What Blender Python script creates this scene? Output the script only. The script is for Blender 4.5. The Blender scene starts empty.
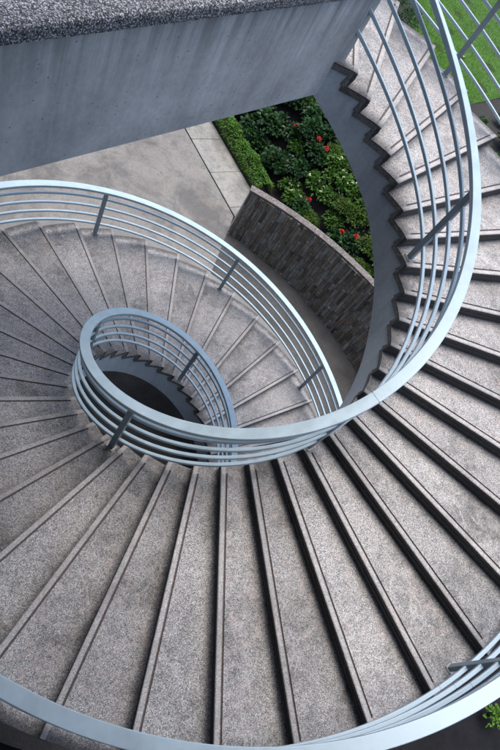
import bpy, bmesh, math, random
from mathutils import Vector, Matrix
random.seed(11)
D = math.radians
scene = bpy.context.scene
COL = scene.collection

# ------------------------------------------------------------------ measures
RI, RO = 1.497, 4.225            # inner and outer radius of the flight
RRI, RRO = 1.576, 4.10          # radius of the two railings
DTH = 0.1673577                 # turn per step
TH0 = 1.2137445                 # direction of the topmost nosing
H = 0.16                        # riser
NSTEP = 51
RAIL_H = (0.175, 0.375, 0.58, 0.785)
HAND_H = 0.965
ZG = -7.5                       # paving level
ZPIT = -8.45                    # bottom of the well
RW, ZW = 7.2, -6.0              # retaining wall radius and coping top

def theta(k): return TH0 - k * DTH
def pol(r, th, z): return Vector((r * math.cos(th), r * math.sin(th), z))

# ------------------------------------------------------------------ helpers
def mesh_obj(name, verts, faces, mat, parent=None, smooth=False):
    me = bpy.data.meshes.new(name)
    me.from_pydata([tuple(v) for v in verts], [], faces)
    me.update()
    bm = bmesh.new(); bm.from_mesh(me)
    bmesh.ops.recalc_face_normals(bm, faces=bm.faces)
    bm.to_mesh(me); bm.free()
    if smooth:
        for p in me.polygons: p.use_smooth = True
    me.materials.append(mat)
    o = bpy.data.objects.new(name, me)
    COL.objects.link(o)
    if parent: o.parent = parent
    return o

def raw_obj(name, verts, faces, mats, parent=None, midx=None):
    me = bpy.data.meshes.new(name)
    me.from_pydata(verts, [], faces)
    for m in (mats if isinstance(mats, (list, tuple)) else [mats]): me.materials.append(m)
    if midx:
        for p, i in zip(me.polygons, midx): p.material_index = i
    me.update()
    o = bpy.data.objects.new(name, me)
    COL.objects.link(o)
    if parent: o.parent = parent
    return o

def empty(name, loc=(0, 0, 0)):
    o = bpy.data.objects.new(name, None); COL.objects.link(o); o.location = loc
    return o

def tag(o, label=None, cat=None, group=None, kind=None):
    if label: o["label"] = label
    if cat: o["category"] = cat
    if group: o["group"] = group
    if kind: o["kind"] = kind
    return o

class MB:
    """collects boxes and sweeps into one mesh"""
    def __init__(s): s.v = []; s.f = []
    def add(s, verts, faces):
        n = len(s.v); s.v += verts; s.f += [[i + n for i in f] for f in faces]
    def box(s, o, ax, ay, az, bevel=0.0):
        """o centre, ax/ay/az half-extent vectors; corners cut by bevel"""
        if bevel <= 0:
            vs = [o + sx * ax + sy * ay + sz * az for sx in (-1, 1) for sy in (-1, 1) for sz in (-1, 1)]
            fs = [(0, 1, 3, 2), (4, 6, 7, 5), (0, 4, 5, 1), (2, 3, 7, 6), (0, 2, 6, 4), (1, 5, 7, 3)]
            s.add(vs, fs); return
        bm = bmesh.new(); bmesh.ops.create_cube(bm, size=2)
        lx, ly, lz = ax.length, ay.length, az.length
        for v in bm.verts: v.co = Vector((v.co.x * lx, v.co.y * ly, v.co.z * lz))
        bmesh.ops.bevel(bm, geom=list(bm.edges), offset=bevel, segments=2, affect='EDGES', profile=0.5)
        ux, uy, uz = ax.normalized(), ay.normalized(), az.normalized()
        bm.verts.index_update()
        s.add([o + v.co.x * ux + v.co.y * uy + v.co.z * uz for v in bm.verts], [[v.index for v in f.verts] for f in bm.faces]); bm.free()
    def sweep(s, frames, prof, cap=True):
        """frames: (origin, side, up); prof: list of (side, up)"""
        n = len(prof); vs = []; fs = []
        for o, a, b in frames:
            vs += [o + a * x + b * y for x, y in prof]
        for i in range(len(frames) - 1):
            for j in range(n):
                fs.append((i * n + j, i * n + (j + 1) % n, (i + 1) * n + (j + 1) % n, (i + 1) * n + j))
        if cap:
            fs.append(tuple(range(n))); m = (len(frames) - 1) * n
            fs.append(tuple(m + j for j in reversed(range(n))))
        s.add(vs, fs)
    def build(s, name, mat, parent=None, smooth=False):
        return mesh_obj(name, s.v, s.f, mat, parent, smooth)

# ------------------------------------------------------------------ node helpers
class NT:
    def __init__(s, name):
        s.m = bpy.data.materials.new(name); s.m.use_nodes = True
        s.t = s.m.node_tree; s.n = s.t.nodes; s.l = s.t.links
        s.b = s.n["Principled BSDF"]
    def node(s, typ, **kw):
        n = s.n.new(typ)
        for k, v in kw.items(): setattr(n, k, v)
        return n
    def put(s, sock, val):
        if hasattr(val, "is_output") or isinstance(val, bpy.types.NodeSocket): s.l.new(val, sock)
        else: sock.default_value = val
    def pos(s): return s.node("ShaderNodeNewGeometry").outputs["Position"]
    def obj(s): return s.node("ShaderNodeTexCoord").outputs["Object"]
    def scale(s, vec, sc):
        n = s.node("ShaderNodeVectorMath", operation='MULTIPLY'); s.put(n.inputs[0], vec); n.inputs[1].default_value = sc
        return n.outputs[0]
    def noise(s, vec, scale, detail=4, rough=0.55, dist=0.0):
        n = s.node("ShaderNodeTexNoise"); s.put(n.inputs["Vector"], vec)
        n.inputs["Scale"].default_value = scale; n.inputs["Detail"].default_value = detail
        n.inputs["Roughness"].default_value = rough; n.inputs["Distortion"].default_value = dist
        return n.outputs["Fac"]
    def noisecol(s, vec, scale, detail=2):
        n = s.node("ShaderNodeTexNoise"); s.put(n.inputs["Vector"], vec)
        n.inputs["Scale"].default_value = scale; n.inputs["Detail"].default_value = detail
        return n.outputs["Color"]
    def voro(s, vec, scale, feature='F1', rnd=1.0):
        n = s.node("ShaderNodeTexVoronoi", feature=feature); s.put(n.inputs["Vector"], vec)
        n.inputs["Scale"].default_value = scale; n.inputs["Randomness"].default_value = rnd
        return n
    def ramp(s, fac, stops, interp='LINEAR'):
        n = s.node("ShaderNodeValToRGB"); s.put(n.inputs[0], fac); r = n.color_ramp; r.interpolation = interp
        while len(r.elements) < len(stops): r.elements.new(0.5)
        for e, (p, c) in zip(r.elements, stops):
            e.position = p; e.color = (c, c, c, 1) if isinstance(c, (int, float)) else (*c, 1)
        return n.outputs[0]
    def math(s, op, a, b=None, clamp=False):
        n = s.node("ShaderNodeMath", operation=op, use_clamp=clamp); s.put(n.inputs[0], a)
        if b is not None: s.put(n.inputs[1], b)
        return n.outputs[0]
    def mix(s, fac, a, b, mode='MIX'):
        n = s.node("ShaderNodeMix", data_type='RGBA', blend_type=mode)
        s.put(n.inputs[0], fac)
        for sock, v in ((n.inputs[6], a), (n.inputs[7], b)):
            if isinstance(v, tuple): v = (*v, 1) if len(v) == 3 else v
            s.put(sock, v)
        return n.outputs[2]
    def bump(s, height, strength=0.3, dist=0.01, prev=None):
        n = s.node("ShaderNodeBump"); s.put(n.inputs["Height"], height)
        n.inputs["Strength"].default_value = strength; n.inputs["Distance"].default_value = dist
        if prev is not None: s.put(n.inputs["Normal"], prev)
        s.l.new(n.outputs[0], s.b.inputs["Normal"]); return n.outputs[0]
    def color(s, c): s.put(s.b.inputs["Base Color"], (*c, 1) if isinstance(c, tuple) else c)
    def rough(s, r): s.put(s.b.inputs["Roughness"], r)

def mat_aggregate(name, lo, mid, hi, scale, stain=0.5, pink=0.0, veins=0.0, stepwise=False, bump=0.25):
    t = NT(name); p = t.pos()
    if stepwise:
        oi0 = t.node("ShaderNodeObjectInfo"); va0 = t.node("ShaderNodeVectorMath", operation='MULTIPLY_ADD')
        t.put(va0.inputs[0], oi0.outputs['Random']); va0.inputs[1].default_value = (31.0, 17.0, 23.0); t.put(va0.inputs[2], p); p = va0.outputs[0]
    v1 = t.voro(p, scale); v2 = t.voro(p, scale * 2.3)
    sep = t.node("ShaderNodeSeparateColor"); t.put(sep.inputs[0], v1.outputs["Color"])
    sep2 = t.node("ShaderNodeSeparateColor"); t.put(sep2.inputs[0], v2.outputs["Color"])
    g = t.math('ADD', t.math('MULTIPLY', sep.outputs[0], 0.62), t.math('MULTIPLY', sep2.outputs[1], 0.38))
    col = t.ramp(g, [(0.18, lo), (0.42, mid), (0.58, mid), (0.88, hi)])
    # slightly warm and cool grains
    col = t.mix(t.math('MULTIPLY', t.math('GREATER_THAN', sep.outputs[2], 0.88), 0.35), col, (0.34, 0.27, 0.235))
    # broad wear and stains
    n1 = t.noise(p, 1.1, 6, 0.62); n2 = t.noise(p, 5.5, 5, 0.65, 0.6)
    w = t.ramp(t.math('ADD', t.math('MULTIPLY', n1, 0.55), t.math('MULTIPLY', n2, 0.45)), [(0.3, 1 - stain), (0.52, 1.0), (0.72, 1 + stain * 0.35)])
    col = t.mix(1.0, col, w, 'MULTIPLY')
    if pink > 0:
        pn = t.noise(p, 9.0, 5, 0.7, 1.5); pb = t.noise(p, 0.8, 3, 0.5)
        f = t.math('MULTIPLY', t.ramp(pn, [(0.52, 0.0), (0.72, 1.0)]), t.ramp(pb, [(0.38, 0.0), (0.55, pink)]))
        col = t.mix(f, col, (0.46, 0.375, 0.34))
    if veins > 0:
        nc = t.noisecol(p, 2.6, 4)
        va = t.node("ShaderNodeVectorMath", operation='MULTIPLY_ADD'); t.put(va.inputs[0], nc); va.inputs[1].default_value = (0.55, 0.55, 0.55); t.put(va.inputs[2], p)
        ve = t.voro(va.outputs[0], 2.1, 'DISTANCE_TO_EDGE')
        f = t.math('MULTIPLY', t.ramp(ve.outputs["Distance"], [(0.0, 1.0), (0.02, 0.0)]), t.ramp(t.noise(p, 1.7, 3), [(0.47, 0.0), (0.6, veins)]))
        col = t.mix(f, col, (0.5, 0.48, 0.46))
    if stepwise:
        o = t.obj(); sx = t.node("ShaderNodeSeparateXYZ"); t.put(sx.inputs[0], o)
        r = t.math('SQRT', t.math('ADD', t.math('MULTIPLY', sx.outputs[0], sx.outputs[0]), t.math('MULTIPLY', sx.outputs[1], sx.outputs[1])))
        # grime gathers in the two end margins and in the groove; cut faces are darker, risers carry painted shade
        nn = t.noise(p, 14.0, 4, 0.7)
        rr = t.math('ADD', r, t.math('MULTIPLY', t.math('SUBTRACT', nn, 0.5), 0.16))
        gi = t.ramp(rr, [(0.0, 0.0), (1.0, 1.0)])
        f1 = t.node("ShaderNodeMapRange"); t.put(f1.inputs[0], rr); f1.inputs[1].default_value = RI + 0.20; f1.inputs[2].default_value = RI + 0.06; f1.inputs[3].default_value = 0; f1.inputs[4].default_value = 0.55
        f2 = t.node("ShaderNodeMapRange"); t.put(f2.inputs[0], rr); f2.inputs[1].default_value = RO - 0.13; f2.inputs[2].default_value = RO - 0.04; f2.inputs[3].default_value = 0; f2.inputs[4].default_value = 0.72
        f = t.math('MAXIMUM', f1.outputs[0], f2.outputs[0])
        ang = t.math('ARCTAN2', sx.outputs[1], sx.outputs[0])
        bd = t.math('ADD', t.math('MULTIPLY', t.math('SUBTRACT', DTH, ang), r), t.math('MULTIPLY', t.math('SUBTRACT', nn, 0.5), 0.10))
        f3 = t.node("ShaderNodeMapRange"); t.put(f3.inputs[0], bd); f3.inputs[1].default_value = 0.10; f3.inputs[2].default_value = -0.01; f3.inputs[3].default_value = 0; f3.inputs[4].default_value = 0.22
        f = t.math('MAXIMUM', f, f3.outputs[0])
        gz = t.math('LESS_THAN', sx.outputs[2], -0.0025)
        gz2 = t.math('MULTIPLY', t.math('GREATER_THAN', sx.outputs[2], -0.0115), gz)
        f = t.math('MAXIMUM', f, t.math('MULTIPLY', gz2, 0.0))
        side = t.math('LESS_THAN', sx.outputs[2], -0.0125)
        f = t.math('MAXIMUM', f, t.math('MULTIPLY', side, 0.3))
        f = t.math('MAXIMUM', f, t.math('MULTIPLY', t.math('MULTIPLY', side, t.math('LESS_THAN', sx.outputs[1], 0.04)), 0.86))  # riser fronts near black: their shade is put into the colour
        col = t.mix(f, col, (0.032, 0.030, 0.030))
        st = t.math('MULTIPLY', t.math('LESS_THAN', sx.outputs[1], 0.0505), t.math('GREATER_THAN', sx.outputs[2], -0.0078))
        col = t.mix(t.math('MULTIPLY', st, 0.36), col, (0.44, 0.42, 0.41))
        col = t.mix(t.math('MULTIPLY', t.math('MULTIPLY', gz2, t.math('GREATER_THAN', sx.outputs[1], 0.03)), 0.85), col, (0.06, 0.042, 0.036))
        oi = t.node("ShaderNodeObjectInfo")
        mr = t.node("ShaderNodeMapRange"); t.put(mr.inputs[0], oi.outputs["Random"]); mr.inputs[3].default_value = 0.86; mr.inputs[4].default_value = 1.12
        col = t.mix(1.0, col, t.ramp(mr.outputs[0], [(0, 0.0), (1, 1.0)]), 'MULTIPLY') if False else t.mix(1.0, col, mr.outputs[0], 'MULTIPLY')
    t.b.inputs['Specular IOR Level'].default_value = 0.28
    t.color(col)
    t.rough(t.ramp(n2, [(0.3, 0.62), (0.7, 0.85)]))
    b = t.bump(v1.outputs["Distance"], bump, 0.006)
    t.bump(n2, 0.12, 0.02, b)
    return t.m

def mat_concrete(name, base, stain=0.35, streak=True, pits=True, rough=0.75, top=None):
    t = NT(name); p = t.pos()
    n1 = t.noise(p, 1.3, 6, 0.6); n2 = t.noise(p, 22, 4, 0.6)
    b = base
    col = t.mix(t.ramp(n1, [(0.3, 0.0), (0.7, 1.0)]), tuple(c * (1 - stain * 0.55) for c in b), tuple(c * (1 + stain * 0.28) for c in b))
    col = t.mix(1.0, col, t.ramp(n2, [(0.3, 0.9), (0.7, 1.08)]), 'MULTIPLY')
    if streak:
        st = t.noise(t.scale(p, (9.0, 9.0, 0.7)), 1.0, 5, 0.6, 0.3)
        col = t.mix(t.ramp(st, [(0.5, 0.0), (0.68, 0.26)]), col, tuple(c * 0.52 for c in b))
        st2 = t.noise(t.scale(p, (14.0, 14.0, 1.1)), 1.0, 4, 0.6)
        col = t.mix(t.ramp(st2, [(0.56, 0.0), (0.7, 0.14)]), col, tuple(min(1, c * 1.5) for c in b))
    if top is not None:      # drip stains running down from under the coping
        sp = t.node("ShaderNodeSeparateXYZ"); t.put(sp.inputs[0], p)
        mz = t.node("ShaderNodeMapRange"); t.put(mz.inputs[0], sp.outputs[2]); mz.inputs[1].default_value = top - 0.75; mz.inputs[2].default_value = top
        ds = t.noise(t.scale(p, (11.0, 11.0, 0.35)), 1.0, 5, 0.65)
        f = t.math('MULTIPLY', t.math('POWER', mz.outputs[0], 1.6), t.ramp(ds, [(0.42, 0.0), (0.62, 0.75)]))
        col = t.mix(f, col, tuple(c * 0.36 for c in b))
    h = n2
    if pits:
        v = t.voro(p, 26.0); sep = t.node("ShaderNodeSeparateColor"); t.put(sep.inputs[0], v.outputs["Color"])
        pit = t.math('MULTIPLY', t.math('LESS_THAN', v.outputs["Distance"], t.math('MULTIPLY', sep.outputs[1], 0.17)), t.math('GREATER_THAN', sep.outputs[0], 0.42))
        col = t.mix(t.math('MULTIPLY', pit, 0.8), col, tuple(c * 0.2 for c in b))
        h = t.math('SUBTRACT', n2, pit)
    t.b.inputs['Specular IOR Level'].default_value = 0.3
    t.color(col); t.rough(rough)
    t.bump(h, 0.22, 0.01)
    return t.m

def mat_paint(name, base, rough=0.38, metal=0.0):
    t = NT(name); p = t.pos()
    n = t.noise(p, 6, 4, 0.6); n2 = t.noise(p, 60, 3, 0.6)
    col = t.mix(t.ramp(n, [(0.35, 0.0), (0.7, 1.0)]), tuple(c * 0.9 for c in base), tuple(min(1, c * 1.06) for c in base))
    col = t.mix(t.ramp(n2, [(0.66, 0.0), (0.74, 0.35)]), col, tuple(c * 0.55 for c in base))
    t.color(col); t.rough(t.ramp(n, [(0.3, rough - 0.06), (0.7, rough + 0.12)]))
    t.b.inputs["Specular IOR Level"].default_value = 0.55
    t.b.inputs["Metallic"].default_value = metal
    t.bump(n2, 0.04, 0.004)
    return t.m

def mat_leaf(name, dark, light, rough=0.42, trans=0.25):
    t = NT(name)
    g = t.node("ShaderNodeNewGeometry"); p = g.outputs["Position"]
    f = t.math('ADD', t.math('MULTIPLY', g.outputs["Random Per Island"], 0.65), t.math('MULTIPLY', t.noise(p, 3.0, 3), 0.35))
    col = t.ramp(f, [(0.15, dark), (0.8, light)])
    t.b.inputs['Specular IOR Level'].default_value = 0.25
    t.color(col); t.rough(rough)
    d = t.node("ShaderNodeBsdfTranslucent"); t.put(d.inputs[0], t.mix(1.0, col, (1.0, 1.15, 0.6), 'MULTIPLY'))
    m = t.node("ShaderNodeMixShader"); m.inputs[0].default_value = trans
    t.l.new(t.b.outputs[0], m.inputs[1]); t.l.new(d.outputs[0], m.inputs[2])
    t.l.new(m.outputs[0], t.n["Material Output"].inputs["Surface"])
    return t.m

def mat_stone(name):
    t = NT(name)
    g = t.node("ShaderNodeNewGeometry"); p = g.outputs["Position"]; r = g.outputs["Random Per Island"]
    col = t.ramp(r, [(0.0, (0.055, 0.049, 0.04)), (0.3, (0.11, 0.09, 0.0683)), (0.55, (0.12, 0.118, 0.112)), (0.75, (0.10, 0.088, 0.072)), (0.92, (0.16, 0.15, 0.14)), (1.0, (0.13, 0.085, 0.06))])
    n = t.noise(t.scale(p, (14, 14, 5)), 1.0, 6, 0.7, 0.5)
    col = t.mix(1.0, col, t.ramp(n, [(0.3, 0.8), (0.7, 2.5)]), 'MULTIPLY')
    n3 = t.noise(p, 1.6, 4)
    col = t.mix(t.ramp(n3, [(0.55, 0.0), (0.7, 0.5)]), col, (0.07, 0.045, 0.03))
    t.color(col); t.rough(0.7); t.bump(n, 0.6, 0.02)
    return t.m

def mat_soil(name, a, b, scale=12):
    t = NT(name); p = t.pos()
    n = t.noise(p, scale, 8, 0.7); n2 = t.noise(p, 1.2, 4)
    col = t.mix(n, a, b); col = t.mix(1.0, col, t.ramp(n2, [(0.3, 0.6), (0.7, 1.2)]), 'MULTIPLY')
    t.color(col); t.rough(0.9); t.bump(n, 0.8, 0.05)
    return t.m

def mat_paving(name, base, tile=(1.2, 1.2), warm=0.5):
    t = NT(name); p = t.pos()
    br = t.node("ShaderNodeTexBrick"); rot = t.node("ShaderNodeMapping"); t.put(rot.inputs[0], p); rot.inputs["Rotation"].default_value = (0, 0, D(15.7))
    t.l.new(rot.outputs[0], br.inputs["Vector"])
    br.offset = 0.0; br.inputs["Scale"].default_value = 1.0; br.inputs["Mortar Size"].default_value = 0.006; br.inputs["Mortar Smooth"].default_value = 0.4
    br.inputs["Brick Width"].default_value = tile[0]; br.inputs["Row Height"].default_value = tile[1]
    br.inputs["Color1"].default_value = (*[c * 0.93 for c in base], 1); br.inputs["Color2"].default_value = (*[c * 1.06 for c in base], 1); br.inputs["Mortar"].default_value = (*[c * 0.72 for c in base], 1)
    n1 = t.noise(p, 0.9, 7, 0.66, 0.5); n2 = t.noise(p, 3.1, 7, 0.7, 1.1); n3 = t.noise(p, 18, 8, 0.75)
    col = t.mix(1.0, br.outputs["Color"], t.ramp(n1, [(0.36, 0.4), (0.5, 0.92), (0.66, 1.3)]), 'MULTIPLY')
    col = t.mix(t.ramp(n2, [(0.5, 0.0), (0.66, warm)]), col, (base[0] * 1.12, base[1] * 0.98, base[2] * 0.86))
    col = t.mix(t.ramp(n2, [(0.34, 0.75), (0.48, 0.0)]), col, tuple(c * 0.5 for c in base))
    col = t.mix(1.0, col, t.ramp(n3, [(0.3, 0.68), (0.7, 1.25)]), 'MULTIPLY')
    t.color(col); t.rough(t.ramp(n1, [(0.3, 0.45), (0.7, 0.8)])); t.bump(n3, 0.12, 0.01)
    return t.m

M = {}
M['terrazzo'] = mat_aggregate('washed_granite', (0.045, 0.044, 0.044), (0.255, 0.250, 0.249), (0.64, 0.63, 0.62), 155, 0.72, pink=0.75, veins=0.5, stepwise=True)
M['pebble'] = mat_aggregate('pebble_dash', (0.008, 0.008, 0.009), (0.06, 0.064, 0.075), (0.62, 0.64, 0.68), 135, 0.35, bump=0.35)
M['concrete'] = mat_concrete('cast_concrete', (0.41, 0.422, 0.435), 0.75, top=0.6)
M['kerb_concrete'] = mat_concrete('worn_concrete', (0.20, 0.195, 0.185), 0.5, streak=False)
M['blocker'] = mat_concrete('blocker_concrete', (0.12, 0.12, 0.125))  # kept dark for the unseen wall and slab added to block light
M['stringer'] = mat_concrete('painted_concrete', (0.42, 0.455, 0.495), 0.3, streak=True, pits=False, rough=0.55)
M['paint'] = mat_paint('pale_blue_paint', (0.41, 0.515, 0.575), 0.45, 0.22)
M['post_paint'] = mat_paint('grey_post_paint', (0.235, 0.29, 0.33), 0.45, 0.15)
M['grout'] = mat_soil('pale_grout', (0.22, 0.21, 0.20), (0.42, 0.40, 0.38), 45)
M['steel'] = mat_paint('zinc_bolt', (0.30, 0.31, 0.31), 0.5)
M['stone'] = mat_stone('split_slate')
M['granite'] = mat_aggregate('pink_granite', (0.05, 0.044, 0.04), (0.15, 0.13, 0.12), (0.28, 0.25, 0.235), 60, 0.6)
M['paving'] = mat_paving('worn_paving', (0.155, 0.147, 0.136))
M['kerbstone'] = mat_paving('kerb_slab', (0.21, 0.207, 0.188), (60, 60))
M['dark_floor'] = mat_paving('shaded_slate_floor', (0.009, 0.009, 0.011), (2.2, 0.55), 0.1)  # dark floor, base lowered further to hold the shade below the stairs
M['ramp'] = mat_soil('stained_concrete', (0.05, 0.048, 0.045), (0.10, 0.096, 0.09), 8)
M['dark_floor'].node_tree.nodes['Principled BSDF'].inputs['Specular IOR Level'].default_value = 0.08
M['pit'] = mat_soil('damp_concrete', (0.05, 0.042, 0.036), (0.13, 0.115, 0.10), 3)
M['soil'] = mat_soil('dark_soil', (0.008, 0.006, 0.005), (0.026, 0.02, 0.014))
M['lawn'] = mat_soil('lawn_turf', (0.03, 0.075, 0.01), (0.06, 0.14, 0.02), 20)
M['grass'] = mat_leaf('grass_blade', (0.075, 0.19, 0.014), (0.19, 0.37, 0.04), 0.6, 0.35)
M['leaf_dark'] = mat_leaf('dark_leaf', (0.012, 0.04, 0.014), (0.04, 0.10, 0.032), 0.35)
M['leaf_mid'] = mat_leaf('mid_leaf', (0.03, 0.085, 0.014), (0.10, 0.21, 0.035))
M['leaf_fine'] = mat_leaf('fine_leaf', (0.035, 0.08, 0.012), (0.12, 0.20, 0.04))
M['leaf_hedge'] = mat_leaf('hedge_leaf', (0.04, 0.11, 0.016), (0.13, 0.27, 0.045))
M['leaf_lime'] = mat_leaf('lime_leaf', (0.06, 0.17, 0.015), (0.17, 0.33, 0.035))
M['stem'] = mat_soil('stem_bark', (0.03, 0.035, 0.015), (0.07, 0.06, 0.03), 30)
M['petal'] = mat_leaf('red_petal', (0.42, 0.012, 0.018), (0.70, 0.03, 0.035), 0.5, 0.2)
M['petal_white'] = mat_leaf('cream_petal', (0.55, 0.55, 0.36), (0.8, 0.8, 0.62), 0.5, 0.2)
M['dead_leaf'] = mat_leaf('fallen_leaf', (0.35, 0.19, 0.13), (0.5, 0.3, 0.2), 0.7, 0.1)

# ------------------------------------------------------------------ staircase
stair = empty('spiral_staircase')
tag(stair, 'grey speckled stone spiral staircase winding down around an open well', 'staircase')

def make_step():
    ov = 0.075; UC = 0.028
    G0, G1 = 0.052, 0.073                       # groove across the tread
    gi, go = RI + 0.105, RO - 0.13
    rs = [RI, gi, gi + 0.013, 2.0, 2.5, 3.0, 3.5, go - 0.013, go, RO]
    ylines = [0.0, 0.007, G0, G0 + 0.0015, G1 - 0.0015, G1]
    nsub = 6
    V = []; F = []
    def addv(v): V.append(v); return len(V) - 1
    def colpos(r, j):
        if j < len(ylines): return math.asin(ylines[j] / r)
        a0 = math.asin(G1 / r); a1 = DTH + ov / r
        return a0 + (a1 - a0) * (j - len(ylines) + 1) / nsub
    ncol = len(ylines) + nsub
    top = {}
    for i, r in enumerate(rs):
        for j in range(ncol):
            z = -0.002 * 0 if j > 0 else -0.007
            if j in (3, 4) and 2 <= i <= len(rs) - 3: z = -0.011
            top[i, j] = addv(pol(r, colpos(r, j), z))
    for i in range(len(rs) - 1):
        for j in range(ncol - 1):
            F.append((top[i, j], top[i + 1, j], top[i + 1, j + 1], top[i, j + 1]))
    # riser face
    zb = -H - 0.012; T = 0.072
    lowf = [addv(pol(r, math.asin(UC / r), zb)) for r in rs]
    for i in range(len(rs) - 1): F.append((top[i, 0], lowf[i], lowf[i + 1], top[i + 1, 0]))
    # end faces: slab band and riser band (an L), both ends
    for i in (0, len(rs) - 1):
        r = rs[i]; bot = {}
        a_t = math.asin(T / r)
        jt = next(j for j in range(ncol) if colpos(r, j) > a_t)
        for j in range(ncol): bot[j] = addv(pol(r, colpos(r, j), -T))
        for j in range(ncol - 1): F.append((top[i, j], top[i, j + 1], bot[j + 1], bot[j]))
        c = addv(pol(r, a_t, -T)); d = addv(pol(r, math.asin((T + UC) / r), zb))
        F.append((bot[0], bot[jt - 1], c, d, lowf[i])) if jt > 1 else F.append((bot[0], c, d, lowf[i]))
        if i == 0: in_b = bot; in_c, in_d = c, d
        else: out_b = bot; out_c, out_d = c, d
    # under side and back of the riser slab
    for j in range(ncol - 1): F.append((in_b[j], out_b[j], out_b[j + 1], in_b[j + 1]))
    F.append((in_c, out_c, out_d, in_d))
    F.append((top[0, ncol - 1], top[len(rs) - 1, ncol - 1], out_b[ncol - 1], in_b[ncol - 1]))
    return V, F
V, F = make_step()
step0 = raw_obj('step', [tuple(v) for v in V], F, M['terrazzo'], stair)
bm = bmesh.new(); bm.from_mesh(step0.data); bmesh.ops.recalc_face_normals(bm, faces=bm.faces); bm.to_mesh(step0.data); bm.free()
step0.rotation_euler.z = theta(0)
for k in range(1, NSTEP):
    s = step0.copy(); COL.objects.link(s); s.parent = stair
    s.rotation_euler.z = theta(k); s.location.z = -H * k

def depth(k):   # soffit below the nosing line
    return 0.52 if k < 4 else (0.52 + (k - 4) / 4.5 * 0.14 if k < 8.5 else 0.66)
def make_body():
    ri, ro = RI + 0.012, RO - 0.014
    SUB = 4
    V = []; F = []
    cols = []
    for k in range(-2, NSTEP):
        for j in range(SUB + 1):
            th = theta(k) + DTH * j / SUB
            kk = (TH0 - th) / DTH
            cols.append((th, min(-H * k, 0) - 0.06, max(-H * kk - depth(kk), ZPIT - 0.1), k, j))
    idx = []
    for th, zt, zb, k, j in cols:
        n = len(V)
        ti, to = th + math.asin(0.075 / ri), th + math.asin(0.075 / ro)
        V += [pol(ri, ti, zt), pol(ro, to, zt), pol(ri, ti, zb), pol(ro, to, zb)]
        idx.append(n)
    for c in range(len(cols) - 1):
        a, b = idx[c], idx[c + 1]
        if cols[c][3] == cols[c + 1][3]:
            F += [(a, b, b + 2, a + 2), (a + 1, a + 3, b + 3, b + 1), (a, a + 1, b + 1, b), (a + 2, b + 2, b + 3, a + 3)]
        # the vertical back between two blocks lies inside the riser slabs and stays open
    F += [(idx[0] , idx[0] + 1, idx[0] + 3, idx[0] + 2)]
    n = idx[SUB]
    F += [(n, n + 2, n + 3, n + 1)]
    return V, F
V, F = make_body()
# bottoms of neighbouring blocks coincide in angle order: k-block runs from nosing k up to nosing k-1
body = mesh_obj('stringer', V, F, M['stringer'], stair)

# kerb that carries the outer ends of the lower steps
def kerb_frames():
    out = []
    for i in range(0, 4 * 24 + 1):
        k = 26 + i / 4; th = theta(k)
        out.append((pol(RO + 0.075, th, -H * k - 0.36), Vector((math.cos(th), math.sin(th), 0)), Vector((0, 0, 1))))
    return out
mb = MB(); mb.sweep(kerb_frames(), [(-0.1, -0.17), (0.12, -0.17), (0.12, 0.155), (0.105, 0.17), (-0.1, 0.17)])
mb.build('stringer_kerb', M['kerb_concrete'], stair)

# ------------------------------------------------------------------ railings
def helix_frames(r, k0, k1, h, sub=14):
    out = []; n = max(2, int(round((k1 - k0) * sub)))
    for i in range(n + 1):
        k = k0 + (k1 - k0) * i / n; th = theta(k)
        rad = Vector((math.cos(th), math.sin(th), 0)); tan = Vector((math.sin(th), -math.cos(th), 0)) * (r * DTH) + Vector((0, 0, -H))
        up = rad.cross(tan).normalized()
        if up.z < 0: up = -up
        out.append((pol(r, th, -H * k + h), rad, up))
    return out
def rrect(w, h, c, n=3):
    pts = []
    for sx, sy, a0 in ((1, 1, 0), (-1, 1, 90), (-1, -1, 180), (1, -1, 270)):
        for i in range(n):
            a = D(a0 + 90 * i / (n - 1)); pts.append((sx * (w / 2 - c) + c * math.cos(a), sy * (h / 2 - c) + c * math.sin(a)))
    return pts

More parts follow.
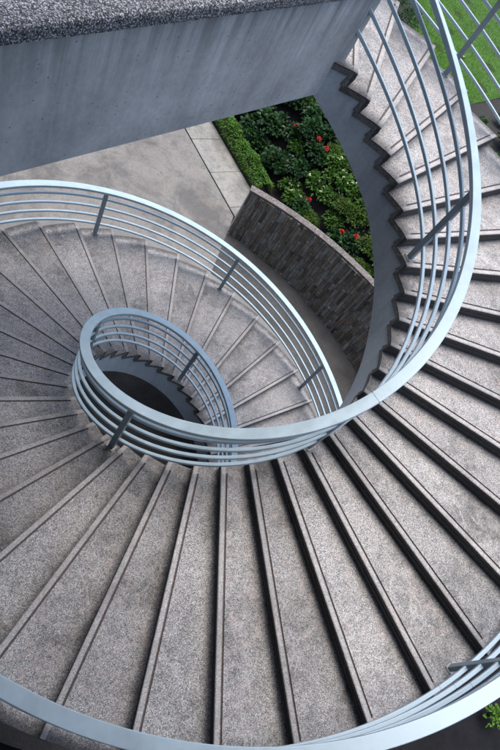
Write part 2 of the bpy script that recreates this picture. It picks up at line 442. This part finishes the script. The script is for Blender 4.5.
def make_post(r):
    """local: x radial, y along the stair, z up, origin on the tread"""
    mb = MB(); X, Y, Z = Vector((1, 0, 0)), Vector((0, 1, 0)), Vector((0, 0, 1))
    mb.box(Vector((0, 0, 0.47)), X * 0.025, Y * 0.034, Z * 0.468, 0.006)
    return mb
def make_plate():
    mb = MB(); X, Y, Z = Vector((1, 0, 0)), Vector((0, 1, 0)), Vector((0, 0, 1))
    mb.box(Vector((0, 0, 0.006)), X * 0.042, Y * 0.052, Z * 0.006, 0.003)
    return mb
def make_bolt():
    mb = MB(); n = 6
    fr = [(Vector((0, 0, z)), Vector((1, 0, 0)), Vector((0, 1, 0))) for z in (0, 0.011)]
    mb.sweep(fr, [(0.009 * math.cos(2 * math.pi * i / n), 0.009 * math.sin(2 * math.pi * i / n)) for i in range(n)])
    return mb
POST = {}
def railing(label, r, k0, k1, posts, seams):
    root = empty('stair_railing', (0, 0, 0))
    tag(root, label, 'railing')
    def bar(name, h, w, t, c, seam):
        mb = MB()
        ks = [k0] + [s for s in seam] + [k1]
        gap = 0.0035 / (r * DTH)
        for a, b in zip(ks[:-1], ks[1:]):
            mb.sweep(helix_frames(r, a + (gap if a != k0 else 0), b - (gap if b != k1 else 0), h), rrect(w, t, c))
        for s in seam:
            mb.sweep(helix_frames(r, s - 0.12, s + 0.12, h, 20), rrect(w * 0.88, t * 0.88, c * 0.88))
        return mb.build(name, M['paint'], root, smooth=False)
    bar('handrail', HAND_H, 0.122, 0.048, 0.006, seams[0])
    for i, h in enumerate(RAIL_H):
        bar('rail', h, 0.040, 0.034, 0.006, seams[min(i + 1, len(seams) - 1)])
    first = None
    for kp in posts:
        kt = math.ceil(kp - 1e-6)                       # the tread it stands on
        z = -H * kt
        th = theta(kp); top = -H * kp + HAND_H - 0.02 - z
        if first is None:
            p = make_post(r).build('post', M['post_paint'], root)
            q = make_plate().build('base_plate', M['steel'], p); b = make_bolt().build('bolt', M['steel'], p)
            b.location = (0.033, 0.043, 0.0115)
            bs = [b]
            for sx, sy in ((-1, 1), (1, -1), (-1, -1)):
                c = b.copy(); COL.objects.link(c); c.parent = p; c.location = (sx * 0.033, sy * 0.043, 0.0115); bs.append(c)
            V = [(0, 0, 0.003)]; F = []; rg = random.Random(3)
            for i in range(18):
                rr = rg.uniform(0.065, 0.095); V.append((rr * math.cos(i * 0.349) * 0.85, rr * math.sin(i * 0.349), 0.001))
                F.append((0, 1 + i, 1 + (i + 1) % 18))
            g = raw_obj('grout_patch', V, F, M['grout'], p)
            first = (p, q, g, *bs)
        else:
            p = first[0].copy(); COL.objects.link(p); p.parent = root
            for c in first[1:]:
                d = c.copy(); COL.objects.link(d); d.parent = p
        p.location = pol(r, th, z); p.rotation_euler.z = th; p.scale.z = top / 0.938
    return root
railing('pale blue metal railing curling tightly around the open well of the stairs', RRI, -1.95, 50.2,
        [6.55, 14.75, 22.4, 30.4, 38.45, 46.4], [[14.25], [14.62], [14.75], [14.9], [15.05]])
railing('pale blue metal railing sweeping along the wide outer edge of the stairs', RRO, -1.2, 50.2,
        [2.46, 6.5, 10.5, 14.52, 18.5, 22.5, 26.5, 30.5, 34.46, 38.5, 42.46, 46.5], [[], [15.05], [15.05], [15.05], [15.05]])

# ------------------------------------------------------------------ landing with its parapet
E0 = Vector((0.27, 1.48, 0)); AZ = D(32)
WD = Vector((-math.cos(AZ), -math.sin(AZ), 0)); WN = Vector((math.sin(AZ), -math.cos(AZ), 0))   # along, towards the viewer
LAND_L = 7.5
landing = empty('landing_platform', E0)
tag(landing, 'concrete landing at the top of the stairs behind a solid parapet', 'landing')
par = empty('parapet_wall', E0)
tag(par, 'blue grey cast concrete parapet topped with a coarse pebble coping', 'parapet')
def local(v): return v - E0
def wall_prism(t0, t1, ztop0, ztop1, zb, n0, n1, bev=0.0):
    vs = []
    for t, zt in ((t0, ztop0), (t1, ztop1)):
        for n, z in ((n0, zb), (n1, zb), (n1, zt), (n0, zt)):
            vs.append(WD * t + WN * n + Vector((0, 0, z)))
    fs = [(0, 1, 2, 3), (7, 6, 5, 4), (0, 4, 5, 1), (1, 5, 6, 2), (2, 6, 7, 3), (3, 7, 4, 0)]
    return vs, fs
def ztop(t): return 0.652 - 0.026 * t
mb = MB(); v, f = wall_prism(-0.19, LAND_L, ztop(0), ztop(LAND_L), -0.362, 0, -0.2); mb.add(v, f)
pw = mb.build('panel', M['concrete'], par)
# coping, chamfered front edge, swept along the wall
fr = []
for t in (-0.215, LAND_L):
    fr.append((WD * t + Vector((0, 0, ztop(t))), WN, Vector((0, 0, 1))))
prof = [(0.024, 0.0), (0.024, 0.012), (0.03, 0.018), (0.03, 0.066), (0.022, 0.084), (-0.002, 0.098), (-0.40, 0.102), (-0.43, 0.09), (-0.43, 0.0)]
mb = MB(); mb.sweep(fr, prof); mb.build('coping', M['pebble'], par)
# deck behind it
a = theta(0)
deck = [pol(RI + 0.05, theta(-1) , 0) , pol(RI + 0.05, theta(0) + 0.05, 0), pol(RO, theta(0) + 0.02, 0), pol(RO, theta(-3), 0), pol(RO, theta(-5), 0),
        WD * LAND_L - WN * 1.9 + E0, WD * LAND_L - WN * 0.2 + E0, WD * 0.1 - WN * 0.2 + E0]
deck = [Vector((q.x, q.y, 0)) - E0 for q in deck]
vs = [q + Vector((0, 0, -0.001)) for q in deck] + [q + Vector((0, 0, -0.35)) for q in deck]; n = len(deck)
fs = [tuple(range(n)), tuple(range(2 * n - 1, n - 1, -1))] + [(i, (i + 1) % n, (i + 1) % n + n, i + n) for i in range(n)]
mesh_obj('deck', vs, fs, M['concrete'], landing)

# ------------------------------------------------------------------ ground
def struct(o): return tag(o, kind='structure')
KD = Vector((0.27, -0.963, 0)).normalized()             # direction of the kerb strip
KN = Vector((KD.y, -KD.x, 0)) * -1                      # towards the planting
P1 = Vector((3.62, 7.04, 0)); P2 = Vector((4.38, 8.22, 0))
WALL_A, WALL_B = D(62.6), D(-6)                          # ends of the retaining wall
def rin(th): return 7.35 if WALL_B <= th <= WALL_A else 4.3
# base ground sheet with a hole for the well
V = []; F = []; N = 240
for i in range(N):
    th = -math.pi + 2 * math.pi * i / N + 1e-4
    for r in (rin(th), 12, 40, 200, 900): V.append(pol(max(r, rin(th)), th, ZG - 0.05))
for i in range(N):
    j = (i + 1) % N
    for q in range(4): F.append((i * 5 + q, i * 5 + q + 1, j * 5 + q + 1, j * 5 + q))
struct(mesh_obj('ground', V, F, M['dark_floor']))
# ramp between stair and retaining wall, falling with the stairs
V = []; F = []; N = 40
for i in range(N + 1):
    f = i / N; th = WALL_A + (WALL_B - WALL_A) * f
    z = ZG - 0.004 + (ZPIT - ZG) * min(1, f * 1.25)
    V += [pol(4.0, th, z), pol(7.4, th, z)]
    if i: F.append((2 * i - 2, 2 * i - 1, 2 * i + 1, 2 * i))
struct(mesh_obj('ramp', V, F, M['ramp']))
# floor and lining of the well
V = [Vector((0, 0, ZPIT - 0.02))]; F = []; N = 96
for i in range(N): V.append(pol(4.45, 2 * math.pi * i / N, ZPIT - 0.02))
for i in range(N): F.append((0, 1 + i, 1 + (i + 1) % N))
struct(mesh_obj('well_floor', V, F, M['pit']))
V = []; F = []; N = 90
for i in range(N + 1):
    th = WALL_A + (2 * math.pi - (WALL_A - WALL_B)) * i / N
    V += [pol(4.3, th, ZPIT - 0.1), pol(4.3, th, ZG - 0.02)]
    if i: F.append((2 * i - 2, 2 * i - 1, 2 * i + 1, 2 * i))
struct(mesh_obj('well_wall', V, F, M['concrete']))
# paving: from the stair out to the joint beside the kerb strip
def fan(r0, th0, th1, n, limit, z):
    V = []; F = []
    for i in range(n + 1):
        th = th0 + (th1 - th0) * i / n
        d = Vector((math.cos(th), math.sin(th), 0))
        den = d.dot(KN); R = 26.0
        if den > 1e-4: R = min(R, (P1.dot(KN) - limit) / den)
        V += [pol(r0, th, z), pol(max(R, r0 + 0.01), th, z)]
        if i: F.append((2 * i - 2, 2 * i - 1, 2 * i + 1, 2 * i))
    return V, F
V, F = fan(4.3, WALL_A, D(178), 90, 0.005, ZG)
struct(mesh_obj('paving', V, F, M['paving']))
# kerb strip as separate slabs with open joints, one structure
mb = MB(); wid = (P2 - P1).dot(KN)
t = -14.0; rng = random.Random(4)
while t < 0.4:
    L = 1.25; c = P1 + KD * (t + L / 2) + KN * (wid / 2 + 0.012) + Vector((0, 0, ZG - 0.02 + rng.uniform(-0.002, 0.003)))
    mb.box(c, KD * (L / 2 - 0.006), KN * (wid / 2 - 0.012), Vector((0, 0, 0.035)), 0.006)
    t += L
struct(mb.build('kerb', M['kerbstone']))

# planting bed
def soil_z(x, y):
    s = (Vector((x, y, 0)) - P2).dot(KN)
    f = max(0, min(1, (s - 0.5) / 2.0)); f = f * f * (3 - 2 * f)
    g = max(0, min(1, (y + 1.5) / 3.0)); g = g * g * (3 - 2 * g)
    return ZG + 0.02 + (ZW - 0.12 - ZG) * f * g + 0.05 * math.sin(x * 2.1) * math.cos(y * 1.7)
V = []; F = []; idx = {}
st = 0.3
for i in range(0, 95):
    for j in range(0, 110):
        x, y = 1.2 + i * st, -1.5 + j * st
        r = math.hypot(x, y); s = (Vector((x, y, 0)) - P2).dot(KN)
        if s < -0.35: continue
        if r < 7.0 and math.atan2(y, x) < WALL_A + 0.2: continue
        sn = Vector((x, y, 0))
        if s < 0: sn = sn - KN * s                      # snap to the kerb
        if r < 7.38 and s > 0: sn = sn * (7.38 / r)
        idx[i, j] = len(V); V.append(Vector((sn.x, sn.y, soil_z(sn.x, sn.y))))
for (i, j) in idx:
    q = [(i, j), (i + 1, j), (i + 1, j + 1), (i, j + 1)]
    if all(c in idx for c in q): F.append(tuple(idx[c] for c in q))
struct(mesh_obj('planting_bed', V, F, M['soil'], smooth=True))
# lawn
LAWN = [(13.0, 12.6), (17.1, 14.75), (24, 18.2), (48, 30), (48, 52), (24, 36), (15.2, 20.8), (13.3, 18.0), (12.9, 15.5)]
LZ = ZW - 0.06
def in_poly(x, y, P):
    c = False; n = len(P)
    for i in range(n):
        (x1, y1), (x2, y2) = P[i], P[i - 1]
        if (y1 > y) != (y2 > y) and x < (x2 - x1) * (y - y1) / (y2 - y1) + x1: c = not c
    return c
vs = [Vector((x, y, LZ)) for x, y in LAWN] + [Vector((x, y, LZ - 0.3)) for x, y in LAWN]; n = len(LAWN)
struct(mesh_obj('lawn', vs, [tuple(range(n))] + [(i, (i + 1) % n, (i + 1) % n + n, i + n) for i in range(n)], M['lawn']))
V = []; F = []; rng = random.Random(5)
cnt = 0
while cnt < 70000:
    # denser near the stair
    u = rng.random() ** 1.5
    x = 12.8 + u * 19; y = rng.uniform(12.5, 34)
    if not in_poly(x, y, LAWN): continue
    cnt += 1
    a = rng.uniform(0, 6.283); h = rng.uniform(0.05, 0.10); w = rng.uniform(0.008, 0.014)
    dx, dy = math.cos(a), math.sin(a); lx, ly = rng.uniform(-.05, .05), rng.uniform(-.05, .05)
    n = len(V)
    V += [(x - dx * w, y - dy * w, LZ - 0.005), (x + dx * w, y + dy * w, LZ - 0.005), (x + lx, y + ly, LZ + h)]
    F.append((n, n + 1, n + 2))
tag(raw_obj('grass', V, F, M['grass']), 'short bright green mown grass of the lawn', 'grass', kind='stuff')

# ------------------------------------------------------------------ retaining wall
rw = empty('retaining_wall', pol(RW, D(40), ZG))
tag(rw, 'curved retaining wall clad in upright strips of dark brown slate', 'retaining wall')
off = pol(RW, D(40), ZG)
V = []; F = []; rng = random.Random(8)
def stone_block(a0, a1, z0, z1, d):
    n = len(V); seg = 2
    b = 0.006
    for i in range(seg + 1):
        th = a0 + (a1 - a0) * i / seg
        for r, z in ((RW + 0.05, z0), (RW - d, z0 + b), (RW - d, z1 - b), (RW + 0.05, z1)):
            V.append(pol(r, th, z) - off)
    for i in range(seg):
        p = n + i * 4; q = p + 4
        for j in range(3): F.append((p + j, q + j, q + j + 1, p + j + 1))
    F.append((n, n + 1, n + 2, n + 3)); m = n + seg * 4; F.append((m + 3, m + 2, m + 1, m))
th = WALL_A
while th > WALL_B:
    w = rng.uniform(0.055, 0.10) / RW
    th2 = max(th - w, WALL_B)
    z = ZPIT - 0.1 + rng.uniform(0, 0.4); z0 = ZPIT - 0.1
    while z0 < ZW - 0.06:
        z1 = min(z, ZW - 0.055)
        stone_block(th2 + 0.0004, th - 0.0004, z0 + 0.003, z1 - 0.003, rng.uniform(0.0, 0.045))
        z0 = z1; z += rng.uniform(0.22, 0.5)
    th = th2
mesh_obj('slate_cladding', V, F, M['stone'], rw)
mb = MB(); N = 60
fr = []
for i in range(N + 1):
    th = WALL_A + (WALL_B - WALL_A) * i / N; fr.append((pol(RW + 0.17, th, (ZPIT - 0.1 + ZW - 0.06) / 2) - off, Vector((math.cos(th), math.sin(th), 0)), Vector((0, 0, 1))))
hh = (ZW - 0.06 - ZPIT + 0.1) / 2
mb.sweep(fr, [(-0.155, -hh), (0.1, -hh), (0.1, hh), (-0.155, hh)]); mb.build('backing', M['concrete'], rw)
mb = MB(); rng = random.Random(2); a = WALL_A + 0.004
while a > WALL_B:
    b = max(a - 0.62 / RW, WALL_B)
    fr = []
    for i in range(7):
        th = a - 0.0006 + (b - a + 0.0012) * i / 6; fr.append((pol(RW + 0.085, th, ZW - 0.028 + 0) - off, Vector((math.cos(th), math.sin(th), 0)), Vector((0, 0, 1))))
    dz = rng.uniform(-0.003, 0.003)
    mb.sweep([(o + Vector((0, 0, dz)), x, u) for o, x, u in fr], rrect(0.21, 0.058, 0.008)); a = b
mb.build('coping', M['granite'], rw)

# ------------------------------------------------------------------ plants
def leaf(V, F, c, d, up, L, W, fold=0.25, curl=0.2):
    """one folded leaf with a midrib: six vertices"""
    s = d.cross(up)
    if s.length < 1e-4: s = d.orthogonal()
    s.normalize(); u = s.cross(d).normalized()
    n = len(V)
    pts = [c, c + d * L * 0.45 + s * W * 0.5 + u * W * fold, c + d * L * 0.85 + s * W * 0.3 + u * (W * fold * 0.6 - L * curl), c + d * L + u * (-L * curl * 1.4),
           c + d * L * 0.85 - s * W * 0.3 + u * (W * fold * 0.6 - L * curl), c + d * L * 0.45 - s * W * 0.5 + u * W * fold, c + d * L * 0.5 - u * L * curl * 0.3]
    V += [tuple(p) for p in pts]
    F += [(n, n + 1, n + 6), (n + 6, n + 1, n + 2), (n + 6, n + 2, n + 3), (n + 6, n + 3, n + 4), (n + 6, n + 4, n + 5), (n, n + 6, n + 5)]
def rdir(rng, zmin=-0.3):
    while True:
        v = Vector((rng.uniform(-1, 1), rng.uniform(-1, 1), rng.uniform(-1, 1)))
        if 0.05 < v.length < 1 and v.z / v.length > zmin: return v.normalized()
def plant_meshes(seed, rad, hgt, n, L, W, jitter=0.5):
    rng = random.Random(seed); V = []; F = []
    lobes = [(Vector((rng.uniform(-.5, .5) * rad, rng.uniform(-.5, .5) * rad, hgt * rng.uniform(.45, .7))), rng.uniform(.4, .75)) for _ in range(6)]
    for i in range(n):
        c0, s = rng.choice(lobes); d = rdir(rng, -0.35)
        rr = rng.uniform(0.45, 1.0) ** 0.6
        c = c0 + Vector((d.x * rad * s, d.y * rad * s, d.z * hgt * s * 0.7)) * rr
        if c.z < 0.02: c.z = rng.uniform(0.02, 0.1)
        dd = (d + Vector((rng.uniform(-1, 1), rng.uniform(-1, 1), rng.uniform(-0.6, 0.8))) * jitter).normalized()
        leaf(V, F, c, dd, Vector((rng.uniform(-.3, .3), rng.uniform(-.3, .3), 1)), L * rng.uniform(.6, 1.2), W * rng.uniform(.7, 1.2))
    SV = MB()
    for c0, s in lobes:
        fr = []
        for i in range(5):
            f = i / 4; o = Vector((c0.x * f, c0.y * f, c0.z * 1.2 * f - 0.03)); fr.append((o, Vector((1, 0, 0)), Vector((0, 1, 0))))
        SV.sweep([(o, a * (0.016 * (1 - 0.7 * i / 4)), b * (0.016 * (1 - 0.7 * i / 4))) for i, (o, a, b) in enumerate(fr)], [(math.cos(q * 1.047), math.sin(q * 1.047)) for q in range(6)])
    me = bpy.data.meshes.new('foliage'); me.from_pydata(V, [], F)
    ms = bpy.data.meshes.new('stem'); ms.from_pydata([tuple(v) for v in SV.v], [], SV.f)
    return me, ms
def flower_mesh(seed, R, petals, L):
    rng = random.Random(seed); V = []; F = []
    for i in range(petals):
        d = rdir(rng, -0.1); leaf(V, F, Vector((0, 0, R * 0.3)) + d * R * rng.uniform(.2, .6), (d + Vector((0, 0, 0.15))).normalized(), Vector((rng.uniform(-.5, .5), rng.uniform(-.5, .5), 1)), L, L * 0.75, 0.15, 0.1)
    me = bpy.data.meshes.new('flower'); me.from_pydata(V, [], F); return me

KINDS = {}
def kind(key, mat, variants, **kw):
    KINDS[key] = []
    for s in range(variants):
        me, ms = plant_meshes(hash_seed(key) + s, **kw); me.materials.append(mat); ms.materials.append(M['stem']); KINDS[key].append((me, ms))
def hash_seed(k): return sum(ord(c) * (i + 3) for i, c in enumerate(k))
kind('broad', M['leaf_dark'], 3, rad=0.42, hgt=0.55, n=480, L=0.125, W=0.095)
kind('fine', M['leaf_fine'], 3, rad=0.40, hgt=0.42, n=1000, L=0.075, W=0.034)
kind('mid', M['leaf_mid'], 3, rad=0.36, hgt=0.42, n=480, L=0.11, W=0.065)
kind('lime', M['leaf_lime'], 1, rad=0.22, hgt=0.5, n=150, L=0.10, W=0.05)
kind('shrub', M['leaf_dark'], 2, rad=0.75, hgt=1.1, n=900, L=0.11, W=0.05)
red = [flower_mesh(s, 0.085, 24, 0.075) for s in range(3)]
for m in red: m.materials.append(M['petal'])
white = [flower_mesh(50 + s, 0.03, 7, 0.04) for s in range(2)]
for m in white: m.materials.append(M['petal_white'])

def plant(key, x, y, z=None, s=1.0, label='', cat='plant', group=None, name='shrub', flowers=0, fmesh=None, seed=0, fpos=None):
    rng = random.Random(seed * 7 + 3)
    z = soil_z(x, y) if z is None else z
    root = empty(name, (x, y, z)); root.rotation_euler.z = rng.uniform(0, 6.28); root.scale = (s, s, s * rng.uniform(.9, 1.15))
    tag(root, label, cat, group)
    me, ms = KINDS[key][seed % len(KINDS[key])]
    for nm, m in (('foliage', me), ('stem', ms)):
        o = bpy.data.objects.new(nm, m); COL.objects.link(o); o.parent = root
    hgt = max(v.co.z for v in me.vertices)
    for i in range(flowers):
        o = bpy.data.objects.new('flower', fmesh[i % len(fmesh)]); COL.objects.link(o); o.parent = root
        if flowers == 1: o.location = (0, 0, hgt * 0.93)
        else:
            v = me.vertices[rng.randrange(len(me.vertices))].co
            while v.z < hgt * 0.55: v = me.vertices[rng.randrange(len(me.vertices))].co
            o.location = v * 1.03
        o.rotation_euler = (rng.uniform(-.4, .4), rng.uniform(-.4, .4), rng.uniform(0, 6))
    return root

G_BROAD = 'dark broad leaved plants in the curved bed'
G_FINE = 'low fine leaved shrubs in the curved bed'
# red flowering plants: each where the photograph shows a red head
reds = [(5.58, 9.51, 'red flowering plant farthest back in the bed, half lost in shade'),
        (5.99, 8.89, 'red flowering plant in the middle of the bed, left of the brightest bloom'),
        (6.10, 8.52, 'plant carrying the brightest red bloom, close to the stair stringer'),
        (5.62, 7.28, 'red flowering plant just behind the wall coping, alone among small leaves'),
        (6.23, 6.10, 'plant with a small red bloom behind the coping near the stair stringer'),
        (6.48, 5.85, 'plant with a large red bloom at the near end of the bed')]
for i, (x, y, lb) in enumerate(reds):
    plant('broad', x, y, None, 0.8, lb, 'flowering plant', 'red flowering plants in the curved bed', 'flowering_plant', 1, red, i)
rng = random.Random(21); placed = [(a, b) for a, b, _ in reds]
def scatter(n, x0, x1, y0, y1, mind, test):
    out = []; tries = 0
    while len(out) < n and tries < 6000:
        tries += 1
        x, y = rng.uniform(x0, x1), rng.uniform(y0, y1)
        if (Vector((x, y, 0)) - P2).dot(KN) < 0.75 or math.hypot(x, y) < 7.75: continue
        if not test(x, y): continue
        if any((x - a) ** 2 + (y - b) ** 2 < mind * mind for a, b in placed): continue
        placed.append((x, y)); out.append((x, y))
    return out
for i, (x, y) in enumerate(scatter(46, 4.4, 8.6, 7.9, 13.2, 0.40, lambda x, y: y > 8.3 + 0.2 * (x - 5))):
    plant('broad', x, y, None, rng.uniform(.75, 1.05), 'dark green broad leaved plant filling the shaded back of the bed', 'plant', G_BROAD, 'broad_leaved_plant', 0, None, i)
for i, (x, y) in enumerate(scatter(6, 5.4, 6.6, 7.3, 8.5, 0.38, lambda x, y: True)):
    plant('mid', x, y, None, rng.uniform(.85, 1.0), 'plant sprinkled with small cream flowers in the middle of the bed', 'flowering plant', 'cream flowering plants in the bed', 'flowering_plant', 8, white, i)
for i, (x, y) in enumerate(scatter(46, 3.9, 8.6, 4.2, 8.6, 0.36, lambda x, y: True)):
    plant('fine', x, y, None, rng.uniform(.8, 1.05), 'low bright green shrub with tiny leaves behind the slate wall', 'shrub', G_FINE, 'low_shrub', 0, None, i)
for i, (x, y) in enumerate(scatter(40, 4.0, 8.6, 4.0, 12.5, 0.30, lambda x, y: True)):
    plant('mid', x, y, None, rng.uniform(.6, .85), 'mid green leafy plant squeezed between its taller neighbours in the bed', 'plant', 'mid green filler plants in the curved bed', 'leafy_plant', 0, None, i)
for i, (x, y, lb) in enumerate([(6.75, 4.25, 'bright leafy plant beside the stringer at the near tip of the bed'), (6.55, 4.75, 'leafy green plant leaning over the coping at the near end')]):
    plant('mid', x, y, None, 1.0, lb, 'plant', None, 'leafy_plant', 0, None, i)
# dark shrubs between stair and lawn
for i, (x, y) in enumerate([(12.2, 16.6), (12.4, 18.2), (13.2, 19.6), (14.2, 21.2), (11.6, 15.2), (10.9, 14.2), (12.9, 21.0), (11.6, 17.6)]):
    plant('shrub', x, y, None, rng.uniform(.75, 1.0), 'dark shrub at the left edge of the lawn behind the top steps', 'shrub', 'dark shrubs edging the lawn', 'dark_shrub', 0, None, i)
for i, (x, y) in enumerate([(13.6, 11.6), (14.8, 11.2), (12.2, 10.6), (13.4, 9.6), (11.2, 8.8), (15.6, 12.6), (12.6, 8.0), (10.2, 7.2), (14.6, 9.6)]):
    plant('broad', x, y, None, rng.uniform(.8, 1.1), 'dark leafy plant in the soil between the stairs and the lawn', 'plant', 'dark plants below the lawn edge', 'dark_plant', 0, None, i)
plant('lime', 6.5, -5.3, ZG - 0.05, 0.85, 'small bright lime green plant standing on the dark floor below the outer rail', 'plant', None, 'small_plant', 0, None, 0)

# clipped hedge
hb = P2 + KD * 0.3 + KN * 0.05
hedge = empty('hedge', (hb.x, hb.y, ZG)); tag(hedge, 'low clipped bright green hedge running along the pale kerb strip', 'hedge')
V = []; F = []; rng = random.Random(31)
for i in range(9000):
    t = -rng.uniform(0, 6.5); a = rng.uniform(-0.15, 1.15) * math.pi
    wv = 0.05 * math.sin(t * 5.1) + 0.03 * math.sin(t * 11.3)
    rr = rng.uniform(0.72, 1.04)
    d = KN * math.cos(a) * 0.26 * rr + Vector((0, 0, math.sin(a) * (0.24 + wv) * rr)) 
    c = KD * t + KN * 0.24 + Vector((0, 0, 0.2)) + d
    if c.z < 0.0: c.z = rng.uniform(0, 0.1)
    dd = (d.normalized() + rdir(rng, -1) * 0.8).normalized()
    leaf(V, F, c, dd, Vector((rng.uniform(-.5, .5), rng.uniform(-.5, .5), 1)), rng.uniform(.04, .075), rng.uniform(.025, .04))
raw_obj('foliage', V, F, M['leaf_hedge'], hedge)
for i in range(26):
    mb = MB()
    t = -0.15 - i * 0.25; c = KD * t + KN * (0.24 + rng.uniform(-.06, .06))
    fr = [(c + Vector((rng.uniform(-.04, .04) * j, rng.uniform(-.04, .04) * j, 0.17 * j - 0.02)), Vector((0.014 - 0.004 * j, 0, 0)), Vector((0, 0.014 - 0.004 * j, 0))) for j in range(3)]
    mb.sweep(fr, [(math.cos(q * 1.047), math.sin(q * 1.047)) for q in range(6)])
    mb.build('stem', M['stem'], hedge)
# a fallen leaf on the grass
V = []; F = []; leaf(V, F, Vector((0, 0, 0)), Vector((1, 0.1, 0.1)).normalized(), Vector((0, 0, 1)), 0.3, 0.17)
fl = raw_obj('fallen_leaf', V, F, M['dead_leaf']); fl.location = (15.4, 16.4, LZ + 0.09); fl.rotation_euler.z = 0.8
tag(fl, 'pinkish brown fallen leaf lying on the bright lawn', 'leaf')

# ------------------------------------------------------------------ unseen wall and roof slab behind the viewer, added to shade the steps
BN = Vector((0.95, 0.31, 0)).normalized(); BD = Vector((-BN.y, BN.x, 0)); BO = Vector((-4.9, -1.6, 0))
blocker_root = empty('light_blocker', (BO.x, BO.y, ZG)); tag(blocker_root, 'unseen wall and roof slab added behind the viewer to shade the lower left steps', 'light_blocker')
mb = MB(); mb.box(Vector((0, 0, 9.0)) - BN * 0.2, BN * 0.2, BD * 16, Vector((0, 0, 9.0))); mb.build('wall', M['blocker'], blocker_root)
mb = MB(); mb.box(Vector((0, 0, -ZG + 4.9)) + BN * 2.35 - BD * 5.0, BN * 2.35, BD * 6.3, Vector((0, 0, 0.15))); mb.build('shade_slab', M['blocker'], blocker_root)  # overhead slab out of view, added and sized to darken the lower left steps

# ------------------------------------------------------------------ light
SUN_EL, SUN_AZ = D(77), D(50)             # direction towards the sun, azimuth from +x
w = bpy.data.worlds.new("World"); scene.world = w; w.use_nodes = True
nt = w.node_tree; bg = nt.nodes["Background"]
sky = nt.nodes.new("ShaderNodeTexSky"); sky.sky_type = 'NISHITA'; sky.sun_disc = False
sky.sun_elevation = SUN_EL; sky.sun_rotation = math.pi / 2 - SUN_AZ
sky.air_density = 1.0; sky.dust_density = 3.0; sky.ozone_density = 1.0
nt.links.new(sky.outputs[0], bg.inputs[0]); bg.inputs[1].default_value = 0.12
sl = bpy.data.lights.new('sun', 'SUN'); sl.energy = 1.2; sl.angle = D(45); sl.color = (1.0, 0.975, 0.93)
so = bpy.data.objects.new('sun', sl); COL.objects.link(so)
sd = Vector((math.cos(SUN_EL) * math.cos(SUN_AZ), math.cos(SUN_EL) * math.sin(SUN_AZ), math.sin(SUN_EL)))
so.rotation_euler = sd.to_track_quat('Z', 'Y').to_euler(); so.location = sd * 40

# ------------------------------------------------------------------ camera
def rot(a, b, c):
    return Matrix.Rotation(a, 3, 'Z') @ Matrix.Rotation(b, 3, 'X') @ Matrix.Rotation(c, 3, 'Z')
cam = bpy.data.cameras.new('camera'); co = bpy.data.objects.new('camera', cam); COL.objects.link(co)
cam.sensor_fit = 'AUTO'; cam.sensor_width = 36; cam.lens = 576.43 / 750 * 36
cam.clip_start = 0.05; cam.clip_end = 3000
m = rot(-0.8178567, 0.6826910, 0.7112387).to_4x4(); m.translation = (-2.9357352, -3.3597733, 2.5102572)
co.matrix_world = m
scene.camera = co
vs_ = scene.view_settings
vs_.view_transform = 'Standard'; vs_.look = 'None'; vs_.exposure = 1.45; vs_.gamma = 1.0; vs_.use_curve_mapping = False
scene.render.engine = 'CYCLES'
